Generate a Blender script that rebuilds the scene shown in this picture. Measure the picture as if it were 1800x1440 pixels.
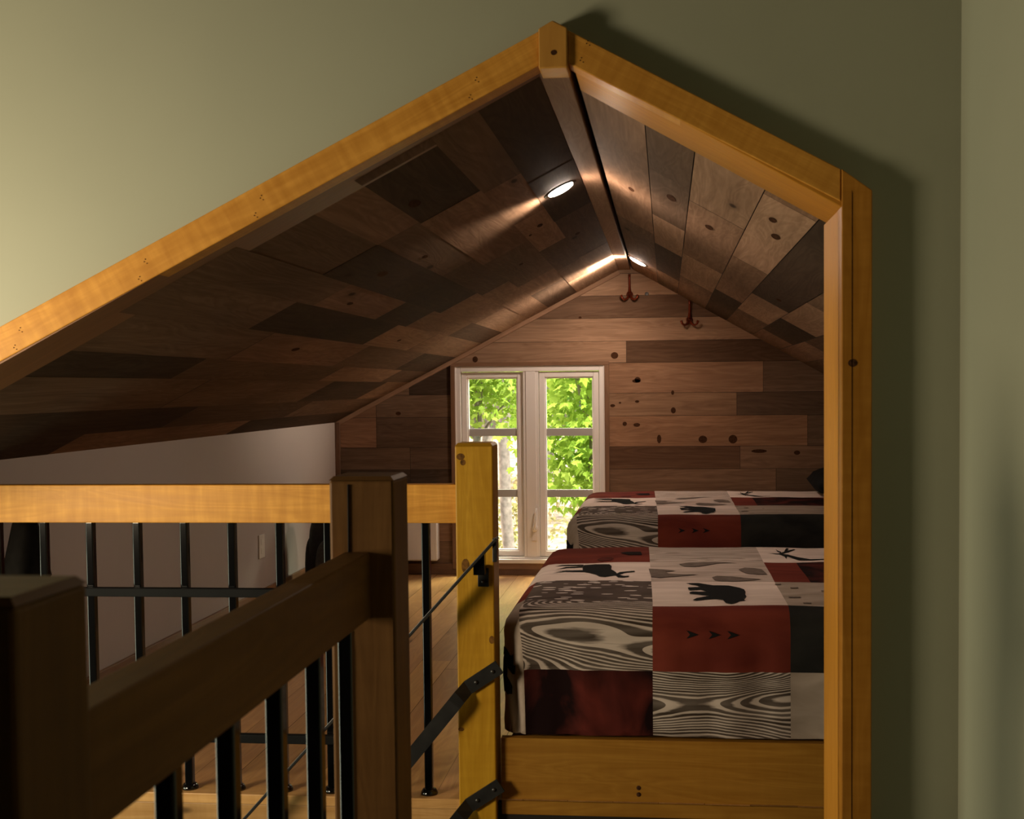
import bpy, bmesh, math, random
from mathutils import Vector, Matrix
from mathutils.noise import noise as pnoise

for o in list(bpy.data.objects):
    bpy.data.objects.remove(o)
SC = bpy.context.scene
COL = SC.collection
E = 1.237            # eye height above the loft floor; measured heights below are relative to the eye

# ------------------------------------------------------------------ camera
cam_d = bpy.data.cameras.new('camera')
cam = bpy.data.objects.new('camera', cam_d)
COL.objects.link(cam)
SC.camera = cam
yaw, pitch, roll = (math.radians(a) for a in (5.602, 2.38, -.547))
fwd = Vector((-math.sin(yaw)*math.cos(pitch), math.cos(yaw)*math.cos(pitch), -math.sin(pitch)))
rt = Vector((math.cos(yaw), math.sin(yaw), 0))
up = rt.cross(fwd)
rt2 = rt*math.cos(roll) + up*math.sin(roll)
up2 = -rt*math.sin(roll) + up*math.cos(roll)
M = Matrix((rt2, up2, -fwd)).transposed().to_4x4()
M.translation = (0, 0, E)
cam.matrix_world = M
cam_d.sensor_width = 36
cam_d.lens = 2150/1800*36
cam_d.shift_x = (900-961)/1800
cam_d.shift_y = (769-720)/1800
cam_d.clip_start = .05
cam_d.clip_end = 200
cam_d.dof.use_dof = True
cam_d.dof.focus_distance = 5.0
cam_d.dof.aperture_fstop = 9.0

# ------------------------------------------------------------------ world, sun, exposure
SC.view_settings.view_transform = 'Standard'
SC.view_settings.look = 'None'
SC.view_settings.exposure = 0
SC.view_settings.gamma = 1
SC.view_settings.use_curve_mapping = False
SC.cycles.use_denoising = True
SC.cycles.max_bounces = 10
SC.cycles.diffuse_bounces = 6
SC.cycles.transparent_max_bounces = 12
SC.cycles.sample_clamp_indirect = 6

W = bpy.data.worlds.new('daylight'); SC.world = W; W.use_nodes = True
wn = W.node_tree.nodes; wl = W.node_tree.links
wn.clear()
sky = wn.new('ShaderNodeTexSky'); sky.sky_type = 'NISHITA'; sky.sun_disc = False
sky.sun_elevation = math.radians(52); sky.sun_rotation = math.radians(-70); sky.air_density = 1.0; sky.dust_density = 4.0
bg = wn.new('ShaderNodeBackground'); bg.inputs['Strength'].default_value = .8
wo = wn.new('ShaderNodeOutputWorld')
tint = wn.new('ShaderNodeMix'); tint.data_type = 'RGBA'; tint.blend_type = 'MULTIPLY'; tint.inputs[0].default_value = 1; tint.inputs[7].default_value = (1, .89, .78, 1)
wl.new(sky.outputs[0], tint.inputs[6]); wl.new(tint.outputs[2], bg.inputs[0]); wl.new(bg.outputs[0], wo.inputs[0])

def lamp(name, kind, loc, target, energy, color, **kw):
    d = bpy.data.lights.new(name, kind); d.energy = energy; d.color = color
    for k, v in kw.items(): setattr(d, k, v)
    o = bpy.data.objects.new(name, d); COL.objects.link(o); o.location = loc
    o.rotation_euler = (Vector(target)-Vector(loc)).to_track_quat('-Z', 'Y').to_euler()
    return o
lamp('sun', 'SUN', (6, 6, 12), (0, 9.2, 0), 16.0, (1, .95, .85), angle=.01)
# warm light of the stair hall, from the left; paler daylight from the bottom of the stairs
lamp('hall_light', 'AREA', (-2.64, 1.60, E-.24), (-1.60, 2.9, E+.06), 57, (1, .83, .58), shape='RECTANGLE', size=.6, size_y=.6)
lamp('stair_window_light', 'AREA', (-3.04, 2.65, E-1.1), (0, 2.7, E-1.0), 22, (.95, 1, .74), shape='RECTANGLE', size=1.3, size_y=1.1)
# added area lamp outside the gable window, topping up its sky light
lamp('window_fill', 'AREA', (-.12, 9.4, E+1.22), (-.95, 6.6, E-1.2), 320, (1, .95, .68), shape='RECTANGLE', size=1.0, size_y=.9)

# ------------------------------------------------------------------ helpers
def tag(o, label=None, cat=None, group=None, kind=None):
    if label: o['label'] = label
    if cat: o['category'] = cat
    if group: o['group'] = group
    if kind: o['kind'] = kind
    return o
def empty(name, loc, label=None, cat=None, group=None, kind=None):
    o = bpy.data.objects.new(name, None); COL.objects.link(o); o.location = loc
    o.empty_display_size = .1
    return tag(o, label, cat, group, kind)
def lerp(a, b, t): return a+(b-a)*t

class MB:
    """collects shapes into one mesh; UVs in metres, u along the grain"""
    def __init__(s):
        s.bm = bmesh.new(); s.uv = s.bm.loops.layers.uv.new('UVMap')
        s.col = s.bm.loops.layers.float_color.new('tone')
        s.rnd = random.Random(7)
    def face(s, pts, uvs=None, mat=0, tone=(1, 1, 1), smooth=False):
        vs = [s.bm.verts.new(p) for p in pts]
        f = s.bm.faces.new(vs); f.material_index = mat; f.smooth = smooth
        for i, l in enumerate(f.loops):
            if uvs: l[s.uv].uv = uvs[i]
            l[s.col] = (*tone, 1)
        return f
    def bar(s, a, b, w, t, mat=0, tone=(1, 1, 1), off=None):
        """box along a->b, w and t full width/thickness vectors"""
        a, b, w, t = Vector(a), Vector(b), Vector(w), Vector(t)
        L = (b-a).length
        if off is None: off = (s.rnd.random()*20, s.rnd.random()*20)
        c = {}
        for i, p in enumerate((a, b)):
            for j in (0, 1):
                for k in (0, 1):
                    c[i, j, k] = s.bm.verts.new(p+w*(j-.5)+t*(k-.5))
        W_, T_ = w.length, t.length
        def q(keys, f):
            try: fc = s.bm.faces.new([c[k] for k in keys])
            except ValueError: return
            fc.material_index = mat
            for l, k in zip(fc.loops, keys):
                l[s.uv].uv = f(*k); l[s.col] = (*tone, 1)
        ou, ov = off
        q([(0,0,0),(1,0,0),(1,1,0),(0,1,0)], lambda i, j, k: (ou+i*L, ov+j*W_))
        q([(0,0,1),(0,1,1),(1,1,1),(1,0,1)], lambda i, j, k: (ou+i*L, ov+.31+j*W_))
        q([(0,0,0),(0,0,1),(1,0,1),(1,0,0)], lambda i, j, k: (ou+i*L, ov+.7+k*T_))
        q([(0,1,0),(1,1,0),(1,1,1),(0,1,1)], lambda i, j, k: (ou+i*L, ov+1.1+k*T_))
        q([(0,0,0),(0,1,0),(0,1,1),(0,0,1)], lambda i, j, k: (ou+k*T_*.3, ov+j*W_))
        q([(1,0,0),(1,0,1),(1,1,1),(1,1,0)], lambda i, j, k: (ou+k*T_*.3, ov+j*W_))
    def box(s, lo, hi, axis='x', **kw):
        lo, hi = Vector(lo), Vector(hi); c = (lo+hi)/2; d = hi-lo
        ax = 'xyz'.index(axis); o1, o2 = [i for i in range(3) if i != ax]
        a = c.copy(); b = c.copy(); a[ax] = lo[ax]; b[ax] = hi[ax]
        w = Vector((0,0,0)); t = Vector((0,0,0)); w[o1] = d[o1]; t[o2] = d[o2]
        s.bar(a, b, w, t, **kw)
    def tube(s, pts, r, n=10, mat=0, caps=True):
        pts = [Vector(p) for p in pts]; rings = []
        for i, p in enumerate(pts):
            d = (pts[min(i+1, len(pts)-1)]-pts[max(i-1, 0)]).normalized()
            x = d.orthogonal().normalized() if i == 0 else (px - d*px.dot(d)).normalized()
            px = x; y = d.cross(x); rr = r[i] if isinstance(r, (list, tuple)) else r
            rings.append([s.bm.verts.new(p+(x*math.cos(k*2*math.pi/n)+y*math.sin(k*2*math.pi/n))*rr) for k in range(n)])
        for i in range(len(rings)-1):
            for k in range(n):
                f = s.bm.faces.new((rings[i][k], rings[i][(k+1)%n], rings[i+1][(k+1)%n], rings[i+1][k])); f.smooth = True; f.material_index = mat
                for l, uvv in zip(f.loops, ((i*.1, k/n), (i*.1, (k+1)/n), (i*.1+.1, (k+1)/n), (i*.1+.1, k/n))): l[s.uv].uv = uvv
        if caps:
            s.bm.faces.new(rings[0][::-1]).material_index = mat; s.bm.faces.new(rings[-1]).material_index = mat
    def lathe(s, c, prof, axis=(0, 0, 1), n=24, mat=0):
        c = Vector(c); ax = Vector(axis).normalized(); x = ax.orthogonal().normalized(); y = ax.cross(x); rings = []
        for r, h in prof:
            rings.append([s.bm.verts.new(c+ax*h+(x*math.cos(k*2*math.pi/n)+y*math.sin(k*2*math.pi/n))*max(r, 1e-4)) for k in range(n)])
        for i in range(len(rings)-1):
            for k in range(n):
                f = s.bm.faces.new((rings[i][k], rings[i][(k+1)%n], rings[i+1][(k+1)%n], rings[i+1][k])); f.smooth = True; f.material_index = mat
    def prism(s, poly, vec, grain=(1, 0, 0), mat=0):
        """extrude a planar polygon by vec"""
        poly = [Vector(p) for p in poly]; vec = Vector(vec); g = Vector(grain).normalized()
        n = vec.normalized(); h = n.cross(g).normalized(); ou, ov = s.rnd.random()*20, s.rnd.random()*20
        A = [s.bm.verts.new(p) for p in poly]; B = [s.bm.verts.new(p+vec) for p in poly]
        N = len(poly); fs = [s.bm.faces.new(A[::-1]), s.bm.faces.new(B)]
        for i in range(N): fs.append(s.bm.faces.new((A[i], A[(i+1)%N], B[(i+1)%N], B[i])))
        for f in fs:
            f.material_index = mat
            for l in f.loops:
                p = l.vert.co
                l[s.uv].uv = (ou+p.dot(g), ov+p.dot(h)+p.dot(n)); l[s.col] = (1, 1, 1, 1)
    def build(s, name, mats, parent=None, bevel=0, segs=2, loc=None, recalc=True):
        if recalc: bmesh.ops.recalc_face_normals(s.bm, faces=s.bm.faces)
        me = bpy.data.meshes.new(name); s.bm.to_mesh(me); s.bm.free()
        for m in (mats if isinstance(mats, (list, tuple)) else [mats]): me.materials.append(m)
        o = bpy.data.objects.new(name, me); COL.objects.link(o)
        if parent:
            o.parent = parent
            bpy.context.view_layer.update()
            o.matrix_parent_inverse = parent.matrix_world.inverted()
        if bevel:
            b = o.modifiers.new('bevel', 'BEVEL'); b.width = bevel; b.segments = segs; b.limit_method = 'ANGLE'; b.angle_limit = .6
            b.harden_normals = False
        return o
def spot(mb, x, y, z, rx, rz, mat=1, n=14):
    """flat dark mark on a board face that looks towards the stairs"""
    mb.face([(x+rx*math.cos(-k*2*math.pi/n), y-.0006, E+z+rz*math.sin(-k*2*math.pi/n)) for k in range(n)], [(0, 0)]*n, mat=mat)
def struct(o): o['kind'] = 'structure'; return o

# ------------------------------------------------------------------ materials
def nt(name):
    m = bpy.data.materials.new(name); m.use_nodes = True
    t = m.node_tree; t.nodes.clear()
    out = t.nodes.new('ShaderNodeOutputMaterial'); p = t.nodes.new('ShaderNodeBsdfPrincipled')
    t.links.new(p.outputs[0], out.inputs[0])
    return m, t, p, out
def N(t, kind, **kw):
    n = t.nodes.new('ShaderNode'+kind)
    for k, v in kw.items():
        if k.startswith('i_'): n.inputs[k[2:].replace('_', ' ')].default_value = v
        else: setattr(n, k, v)
    return n
def ramp(t, stops, interp='LINEAR'):
    r = t.nodes.new('ShaderNodeValToRGB'); cr = r.color_ramp; cr.interpolation = interp
    while len(cr.elements) < len(stops): cr.elements.new(.5)
    for e, (p, c) in zip(cr.elements, stops):
        e.position = p; e.color = (*c, 1) if len(c) == 3 else c
    return r
def mapping(t, src, sc, loc=(0, 0, 0)):
    m = N(t, 'Mapping'); m.inputs['Scale'].default_value = sc; m.inputs['Location'].default_value = loc
    t.links.new(src, m.inputs[0]); return m.outputs[0]
def mixc(t, fac, a, b, mode='MIX'):
    m = t.nodes.new('ShaderNodeMix'); m.data_type = 'RGBA'; m.blend_type = mode
    for sock, v in ((m.inputs['Factor'], fac), (m.inputs['A'] if False else m.inputs[6], a), (m.inputs[7], b)):
        if hasattr(v, 'links'): t.links.new(v, sock)
        else: sock.default_value = v if isinstance(v, (int, float)) else (*v, 1)
    return m.outputs[2]
def math_(t, op, a, b=None, clamp=False):
    m = N(t, 'Math', operation=op); m.use_clamp = clamp
    for s, v in zip(m.inputs, (a, b)):
        if v is None: continue
        if hasattr(v, 'links'): t.links.new(v, s)
        else: s.default_value = v
    return m.outputs[0]

def plain(name, color, rough=.5, metal=0, noise=.0, nscale=8, bump=0, spec=.5):
    m, t, p, out = nt(name)
    p.inputs['Roughness'].default_value = rough; p.inputs['Metallic'].default_value = metal; p.inputs['Specular IOR Level'].default_value = spec
    tc = N(t, 'TexCoord')
    nz = N(t, 'TexNoise', i_Scale=nscale, i_Detail=4.0); t.links.new(tc.outputs['Object'], nz.inputs['Vector'])
    r = ramp(t, [(.3, tuple(c*(1-noise) for c in color)), (.7, tuple(min(1, c*(1+noise)) for c in color))])
    t.links.new(nz.outputs['Fac'], r.inputs[0]); t.links.new(r.outputs[0], p.inputs['Base Color'])
    if bump:
        b = N(t, 'Bump'); b.inputs['Strength'].default_value = bump; b.inputs['Distance'].default_value = .002
        t.links.new(nz.outputs['Fac'], b.inputs['Height']); t.links.new(b.outputs[0], p.inputs['Normal'])
    return m

def wood(name, light, dark, grain=1.0, knots=.5, rough=.42, saw=0.0, tone=False, knotcol=None, bump=.15, kscale=1.0, spec=.3):
    m, t, p, out = nt(name)
    uv = N(t, 'UVMap').outputs[0]
    # warp
    wz = N(t, 'TexNoise', i_Scale=1.0, i_Detail=2.0); t.links.new(mapping(t, uv, (1.3, 5, 1)), wz.inputs['Vector'])
    g1 = N(t, 'TexNoise', i_Scale=1.0, i_Detail=6.0, i_Roughness=.62, i_Distortion=.6); t.links.new(mapping(t, uv, (2.2, 42, 1)), g1.inputs['Vector'])
    g2 = N(t, 'TexNoise', i_Scale=1.0, i_Detail=3.0, i_Distortion=1.2); t.links.new(mapping(t, uv, (1.1, 9, 1)), g2.inputs['Vector'])
    ring = math_(t, 'FRACT', math_(t, 'MULTIPLY', g2.outputs['Fac'], 9.0))
    ring = math_(t, 'ABSOLUTE', math_(t, 'SUBTRACT', ring, .5))
    f = math_(t, 'ADD', math_(t, 'MULTIPLY', g1.outputs['Fac'], .75), math_(t, 'MULTIPLY', ring, .35))
    if saw:
        sz = N(t, 'TexNoise', i_Scale=1.0, i_Detail=3.0); t.links.new(mapping(t, uv, (42, 5, 1)), sz.inputs['Vector'])
        f = math_(t, 'ADD', f, math_(t, 'MULTIPLY', math_(t, 'SUBTRACT', sz.outputs['Fac'], .5), saw))
    mid = tuple(lerp(a, b, .5) for a, b in zip(dark, light))
    spread = .24/grain
    r = ramp(t, [(.46-spread, dark), (.5, mid), (.46+spread, light)])
    t.links.new(f, r.inputs[0])
    c = r.outputs[0]
    if tone:
        at = N(t, 'VertexColor', layer_name='tone')
        c = mixc(t, 1.0, c, at.outputs[0], 'MULTIPLY')
    # broad colour drift
    br = N(t, 'TexNoise', i_Scale=1.0, i_Detail=1.0); t.links.new(mapping(t, uv, (.9, 2.5, 1)), br.inputs['Vector'])
    rb = ramp(t, [(.3, (.78, .76, .74)), (.7, (1.14, 1.12, 1.1))]); t.links.new(br.outputs['Fac'], rb.inputs[0])
    c = mixc(t, 1.0, c, rb.outputs[0], 'MULTIPLY')
    if knots:
        wv = N(t, 'VectorMath', operation='MULTIPLY_ADD'); t.links.new(wz.outputs['Color'], wv.inputs[0]); wv.inputs[1].default_value = (.05, .02, 0); t.links.new(uv, wv.inputs[2])
        vo = N(t, 'TexVoronoi', i_Scale=1.0); vo.inputs['Randomness'].default_value = 1; t.links.new(mapping(t, wv.outputs[0], (2.1*kscale, 5.6*kscale, 1)), vo.inputs['Vector'])
        sel = math_(t, 'GREATER_THAN', N_sep(t, vo.outputs['Color']), 1-knots)
        sz_ = math_(t, 'MULTIPLY_ADD', N_sep(t, vo.outputs['Color'], 1), .10)
        kn = ramp(t, [(.0, (1, 1, 1)), (.055, (.9, .9, .9)), (.085, (.25,)*3), (.2, (0, 0, 0))]); t.links.new(vo.outputs['Distance'], kn.inputs[0])
        k = math_(t, 'MULTIPLY', kn.outputs[0], sel)
        kc = knotcol or tuple(x*.22 for x in dark)
        c = mixc(t, k, c, kc)
    t.links.new(c, p.inputs['Base Color'])
    rr = math_(t, 'MULTIPLY_ADD', g1.outputs['Fac'], .18); t.nodes[-1].inputs[2].default_value = rough-.09
    t.links.new(rr, p.inputs['Roughness'])
    p.inputs['Specular IOR Level'].default_value = spec
    b = N(t, 'Bump'); b.inputs['Strength'].default_value = bump; b.inputs['Distance'].default_value = .002
    t.links.new(f, b.inputs['Height']); t.links.new(b.outputs[0], p.inputs['Normal'])
    return m
def N_sep(t, col, i=0):
    s = N(t, 'SeparateColor'); t.links.new(col, s.inputs[0]); return s.outputs[i]

M_amber = wood('amber_pine', (.60, .295, .05), (.43, .19, .026), knots=.08, saw=.8, rough=.45, spec=.2)
M_newel = wood('light_tinted_pine', (.50, .275, .020), (.36, .18, .010), knots=.16, saw=.25, rough=.42, spec=.2)  # same pine as the rail, yellowed to carry the tint of its light
M_newel_shade = wood('shade_darkened_pine', (.21, .105, .033), (.13, .062, .019), knots=.14, saw=.2, rough=.5, spec=.15)  # same wood as the loft railing, its colour darkened to stand for shade
M_liner = wood('liner_pine', (.52, .24, .034), (.40, .17, .02), knots=.06, rough=.5, spec=.08)
M_plank = wood('barn_planks', (.31, .19, .122), (.16, .092, .056), grain=.9, knots=.22, tone=True, rough=.78, bump=.3, spec=.04)
M_floor = wood('pine_floor', (.56, .33, .135), (.36, .185, .065), knots=.42, tone=True, rough=.33, knotcol=(.10, .035, .012))
M_darktrim = wood('dark_trim', (.17, .09, .05), (.10, .05, .028), knots=.0)
M_beam = wood('ridge_pine', (.36, .22, .14), (.23, .13, .08), knots=.05, rough=.7, spec=.06)
M_gap = plain('dark_gap', (.01, .007, .005), .9)
M_black = plain('black_steel', (.003, .003, .0033), .09, .0, noise=.15, spec=.7)
M_matblack = plain('matt_black_steel', (.006, .006, .006), .65, .0, noise=.2, spec=.08)
M_bar = plain('flat_steel', (.022, .021, .020), .38, .35, noise=.3, nscale=20)
M_bolt = plain('bolt_steel', (.07, .065, .06), .35, .7)
M_olive = plain('olive_paint', (.335, .342, .245), .62, noise=.025, nscale=2.5)
M_plaster = plain('mauve_plaster', (.40, .345, .31), .75, noise=.02, nscale=3)
M_white = plain('white_vinyl', (.80, .75, .72), .38, noise=.01)
M_heater = plain('white_enamel', (.70, .65, .63), .4, noise=.01)
M_plate = plain('ivory_plate', (.62, .57, .50), .4, noise=.01)
M_ext = plain('grille_grey', (.42, .40, .38), .45, noise=.02)
M_redmetal = plain('copper_red_metal', (.20, .035, .012), .28, .6, noise=.1)
M_bag = plain('black_nylon', (.012, .012, .012), .7, noise=.4, nscale=60, bump=.4)
M_bag2 = plain('grey_nylon', (.05, .05, .048), .7, noise=.3, nscale=60)
M_shade = plain('dark_shade_cloth', (.008, .007, .006), .85, noise=.2, nscale=40, spec=.03)
M_mattress = plain('mattress_cloth', (.55, .52, .48), .9, noise=.05)
M_pillow = plain('charcoal_pillow_cloth', (.010, .010, .010), .9, noise=.3, nscale=12, spec=.05, bump=.3)
M_halldark = plain('bounce_cut_dark', (.06, .04, .025), .7, noise=.2)  # hall surfaces out of view, coloured dark to cut bounced light
M_stair = plain('grey_subfloor', (.12, .09, .07), .8, noise=.1)

def emit(name, color, strength):
    m, t, p, out = nt(name)
    p.inputs['Base Color'].default_value = (*color, 1)
    p.inputs['Emission Color'].default_value = (*color, 1); p.inputs['Emission Strength'].default_value = strength
    return m

def glass():
    m = bpy.data.materials.new('window_glass'); m.use_nodes = True; t = m.node_tree; t.nodes.clear()
    out = t.nodes.new('ShaderNodeOutputMaterial')
    tr = N(t, 'BsdfTransparent'); tr.inputs[0].default_value = (.94, .97, .95, 1)
    gl = N(t, 'BsdfGlossy'); gl.inputs['Roughness'].default_value = .02
    mx = N(t, 'MixShader'); mx.inputs[0].default_value = .035; t.links.new(tr.outputs[0], mx.inputs[1]); t.links.new(gl.outputs[0], mx.inputs[2])
    t.links.new(mx.outputs[0], out.inputs[0]); return m
M_glass = glass()

def leafmat(name, a, b, trans=.5):
    m = bpy.data.materials.new(name); m.use_nodes = True; t = m.node_tree; t.nodes.clear()
    out = t.nodes.new('ShaderNodeOutputMaterial')
    oi = N(t, 'TexNoise', i_Scale=2.5, i_Detail=2.0); tc = N(t, 'TexCoord'); t.links.new(tc.outputs['Object'], oi.inputs['Vector'])
    r = ramp(t, [(.35, a), (.65, b)]); t.links.new(oi.outputs['Fac'], r.inputs[0])
    d = N(t, 'BsdfDiffuse'); tl = N(t, 'BsdfTranslucent'); t.links.new(r.outputs[0], d.inputs[0]); t.links.new(r.outputs[0], tl.inputs[0])
    mx = N(t, 'MixShader'); mx.inputs[0].default_value = trans
    t.links.new(d.outputs[0], mx.inputs[1]); t.links.new(tl.outputs[0], mx.inputs[2]); t.links.new(mx.outputs[0], out.inputs[0]); return m
M_leaf = leafmat('maple_leaf', (.26, .42, .05), (.44, .58, .11))
M_leaf2 = leafmat('dark_leaf', (.09, .22, .03), (.18, .34, .05))  # second, darker green leaf colour
M_bark = plain('grey_bark', (.26, .21, .17), .9, noise=.4, nscale=14, bump=.6)
M_ground = plain('forest_litter', (.26, .20, .14), .95, noise=.6, nscale=3)

M_knot = plain('knot_wood', (.055, .024, .012), .85, noise=.5, nscale=120, spec=.02)

M_knot2 = plain('soft_knot_wood', (.15, .065, .012), .6, noise=.6, nscale=70, spec=.1)
# quilt cloths ------------------------------------------------------
def cloth(name, fn, rough=.9):
    m, t, p, out = nt(name); uv = N(t, 'UVMap').outputs[0]
    c = fn(t, uv)
    if hasattr(c, 'links'): t.links.new(c, p.inputs['Base Color'])
    else: p.inputs['Base Color'].default_value = (*c, 1)
    p.inputs['Roughness'].default_value = rough; p.inputs['Specular IOR Level'].default_value = .05
    p.inputs['Sheen Weight'].default_value = 0
    nz = N(t, 'TexNoise', i_Scale=16.0, i_Detail=3.0); t.links.new(uv, nz.inputs['Vector'])
    b = N(t, 'Bump'); b.inputs['Strength'].default_value = .25; b.inputs['Distance'].default_value = .004
    t.links.new(nz.outputs['Fac'], b.inputs['Height']); t.links.new(b.outputs[0], p.inputs['Normal'])
    return m
def mottle(t, uv, a, b, sc=(6, 10, 1), lo=.35, hi=.65, det=4.0):
    nz = N(t, 'TexNoise', i_Scale=1.0, i_Detail=det, i_Distortion=.5); t.links.new(mapping(t, uv, sc), nz.inputs['Vector'])
    r = ramp(t, [(lo, a), (hi, b)]); t.links.new(nz.outputs['Fac'], r.inputs[0]); return r.outputs[0]
def woodprint(light, dark, freq=16.0, sc=(1.7, 5.5, 1), duty=.52, loc=(0, 0, 0)):
    def fn(t, uv):
        nz = N(t, 'TexNoise', i_Scale=1.0, i_Detail=1.2, i_Roughness=.35, i_Distortion=.35); t.links.new(mapping(t, uv, sc, loc), nz.inputs['Vector'])
        fr = math_(t, 'FRACT', math_(t, 'MULTIPLY', nz.outputs['Fac'], freq))
        fine = N(t, 'TexNoise', i_Scale=1.0, i_Detail=4.0); t.links.new(mapping(t, uv, (14, 160, 1)), fine.inputs['Vector'])
        fr = math_(t, 'ADD', fr, math_(t, 'MULTIPLY', math_(t, 'SUBTRACT', fine.outputs['Fac'], .5), .35))
        r = ramp(t, [(duty-.10, dark), (duty+.08, light)]); t.links.new(fr, r.inputs[0])
        return mixc(t, .18, r.outputs[0], mottle(t, uv, dark, light, (3, 30, 1)))
    return fn
def speckle(t, uv):
    vo = N(t, 'TexVoronoi', i_Scale=1.0); t.links.new(mapping(t, uv, (13, 40, 1)), vo.inputs['Vector'])
    sel = math_(t, 'GREATER_THAN', N_sep(t, vo.outputs['Color']), .22)
    sp = math_(t, 'MULTIPLY', math_(t, 'LESS_THAN', vo.outputs['Distance'], .30), sel)
    return mixc(t, sp, mottle(t, uv, (.075, .055, .047), (.12, .09, .075)), (.70, .60, .54))
Q_RED, Q_WHITE, Q_SPK, Q_WOOD, Q_WOODL, Q_TAUPE, Q_DARK, Q_BEIGE, Q_BLACK, Q_REDDK, Q_SPRIG = range(11)
QM = [cloth('quilt_red', lambda t, uv: mottle(t, uv, (.11, .020, .014), (.17, .034, .021), (3, 9, 1))),
      cloth('quilt_cream', lambda t, uv: mottle(t, uv, (.62, .50, .44), (.74, .61, .54), (4, 14, 1))),
      cloth('quilt_fawn_spots', speckle),
      cloth('quilt_woodgrain', woodprint((.55, .46, .40), (.045, .032, .024), freq=42, sc=(1.0, 4.6, 1), duty=.60)),
      cloth('quilt_pale_woodgrain', woodprint((.56, .46, .40), (.30, .24, .20), freq=22, sc=(1.2, 8, 1))),
      cloth('quilt_taupe', lambda t, uv: mottle(t, uv, (.40, .32, .27), (.56, .45, .39), (5, 16, 1))),
      cloth('quilt_charcoal', lambda t, uv: mottle(t, uv, (.014, .014, .013), (.030, .028, .025), (5, 8, 1))),
      cloth('quilt_beige', lambda t, uv: mottle(t, uv, (.30, .24, .19), (.42, .34, .28), (5, 12, 1))),
      cloth('quilt_black_print', lambda t, uv: (.012, .012, .012)),
      cloth('quilt_dark_red', lambda t, uv: mottle(t, uv, (.012, .005, .005), (.13, .024, .018), (6, 4, 1), .46, .74)),
      cloth('quilt_sprig_print', lambda t, uv: mottle(t, uv, (.12, .09, .075), (.19, .15, .125), (30, 60, 1)))]

# ------------------------------------------------------------------ the room shell
YW, YF = 2.85, 7.96                # frame front, far wall
XK = -2.19                         # left knee wall
XR = 1.66                          # right knee wall
XH = .672                          # right hall wall
def zl(x): return E+.903+.515*x    # left slope
def zr(x): return E+.632-.568*x    # right slope

# hall walls (front wall with the gable opening)
PROJ = .045
yw = YW+PROJ
ztop = E+2.4
def lrt(x): return E+.822+.4985*(x+.287)      # top edge of left rake
def rrt(x): return E+.819-.5415*(x+.216)
b = MB()
zb_ = -1.6
polys = [[(-3.3, zb_), (-3.08, zb_), (-3.08, lrt(-3.08)-.03), (-.255, E+.80), (-.255, ztop), (-3.3, ztop)],
         [(-.255, E+.80), (.43, E+.43), (.43, zb_), (XH+.02, zb_), (XH+.02, ztop), (-.255, ztop)]]
for pl in polys: b.prism([(x, yw, z) for x, z in pl], (0, .16, 0))
struct(b.build('wall_front', M_olive))
b = MB(); b.box((XH, -4, zb_), (XH+.12, yw, ztop)); struct(b.build('wall_right', M_olive))
b = MB(); b.box((-3.4, -4, zb_), (-3.25, 3.74, ztop)); struct(b.build('wall_left', M_halldark))
b = MB(); b.box((-3.4, -4.15, zb_), (XH+.12, -4, ztop)); struct(b.build('wall_back', M_halldark))
b = MB(); b.box((-3.4, -4.15, ztop), (XH+.12, yw+.16, ztop+.1)); struct(b.build('ceiling', M_halldark))
b = MB(); b.box((-.66, -4, -.36), (XH, 3.55, -.21), axis='y'); b.box((-3.25, -4, zb_), (XH, 3.9, zb_+.05), axis='y'); struct(b.build('floor_hall', M_stair))

# frame of the opening -------------------------------------------------
def rake(name, x0, z0t, z0b, x1, z1t, z1b, y0, y1, mat, nails=()):
    b = MB(); b.prism([(x0, y0, E+z0b), (x1, y0, E+z1b), (x1, y0, E+z1t), (x0, y0, E+z0t)], (0, y1-y0, 0), grain=(x1-x0, 0, z1t-z0t))
    for nx in nails:
        f = (nx-x0)/(x1-x0)
        for g in (.22, .72):
            for dx, dz in ((0, 0), (.007, -.004), (.003, .006)): spot(b, nx+dx+g*.03, y0, lerp(lerp(z0b, z0t, g), lerp(z1b, z1t, g), f)+dz, .0017, .0013)
    return struct(b.build(name, [mat, M_knot], bevel=.0025, recalc=False))
rake('trim_1', -3.06, .822+.4985*(-3.06+.287), .7434+.503*(-3.06+.288), -.2885, .822, .7434, YW, yw+.02, M_amber, (-1.59, -1.27, -.98, -.46))
rake('trim_2', -.2225, .8225, .7462, .397, .487, .414, YW, yw+.02, M_amber, (-.20,))
b = MB(); b.prism([(.3985, YW-.004, -.5), (.4665, YW-.004, -.5), (.4665, YW-.004, E+.437), (.3985, YW-.004, E+.487)], (0, PROJ+.02, 0), grain=(0, 0, 1))
spot(b, .423, YW-.004, .047, .0105, .009)
b.face([(.4205, YW-.0046, -.4), (.4225, YW-.0046, -.4), (.4225, YW-.0046, E+.43), (.4205, YW-.0046, E+.44)], [(0, 0)]*4, mat=1)
struct(b.build('trim_3', [wood('post_pine', (.43, .19, .025), (.30, .12, .012), knots=.22, saw=.4, rough=.45, spec=.2), M_knot], bevel=.0025, recalc=False))
b = MB(); b.prism([(-.289, YW-.012, E+.733), (-.2225, YW-.012, E+.733), (-.2225, YW-.012, E+.824), (-.256, YW-.012, E+.842), (-.289, YW-.012, E+.824)], (0, PROJ+.05, 0), grain=(0, 0, 1))
spot(b, -.2535, YW-.012, .768, .007, .006)
struct(b.build('trim_4', [wood('block_pine', (.50, .26, .055), (.38, .18, .035), knots=.0, rough=.45, spec=.2), M_knot], bevel=.003, recalc=False))
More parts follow.
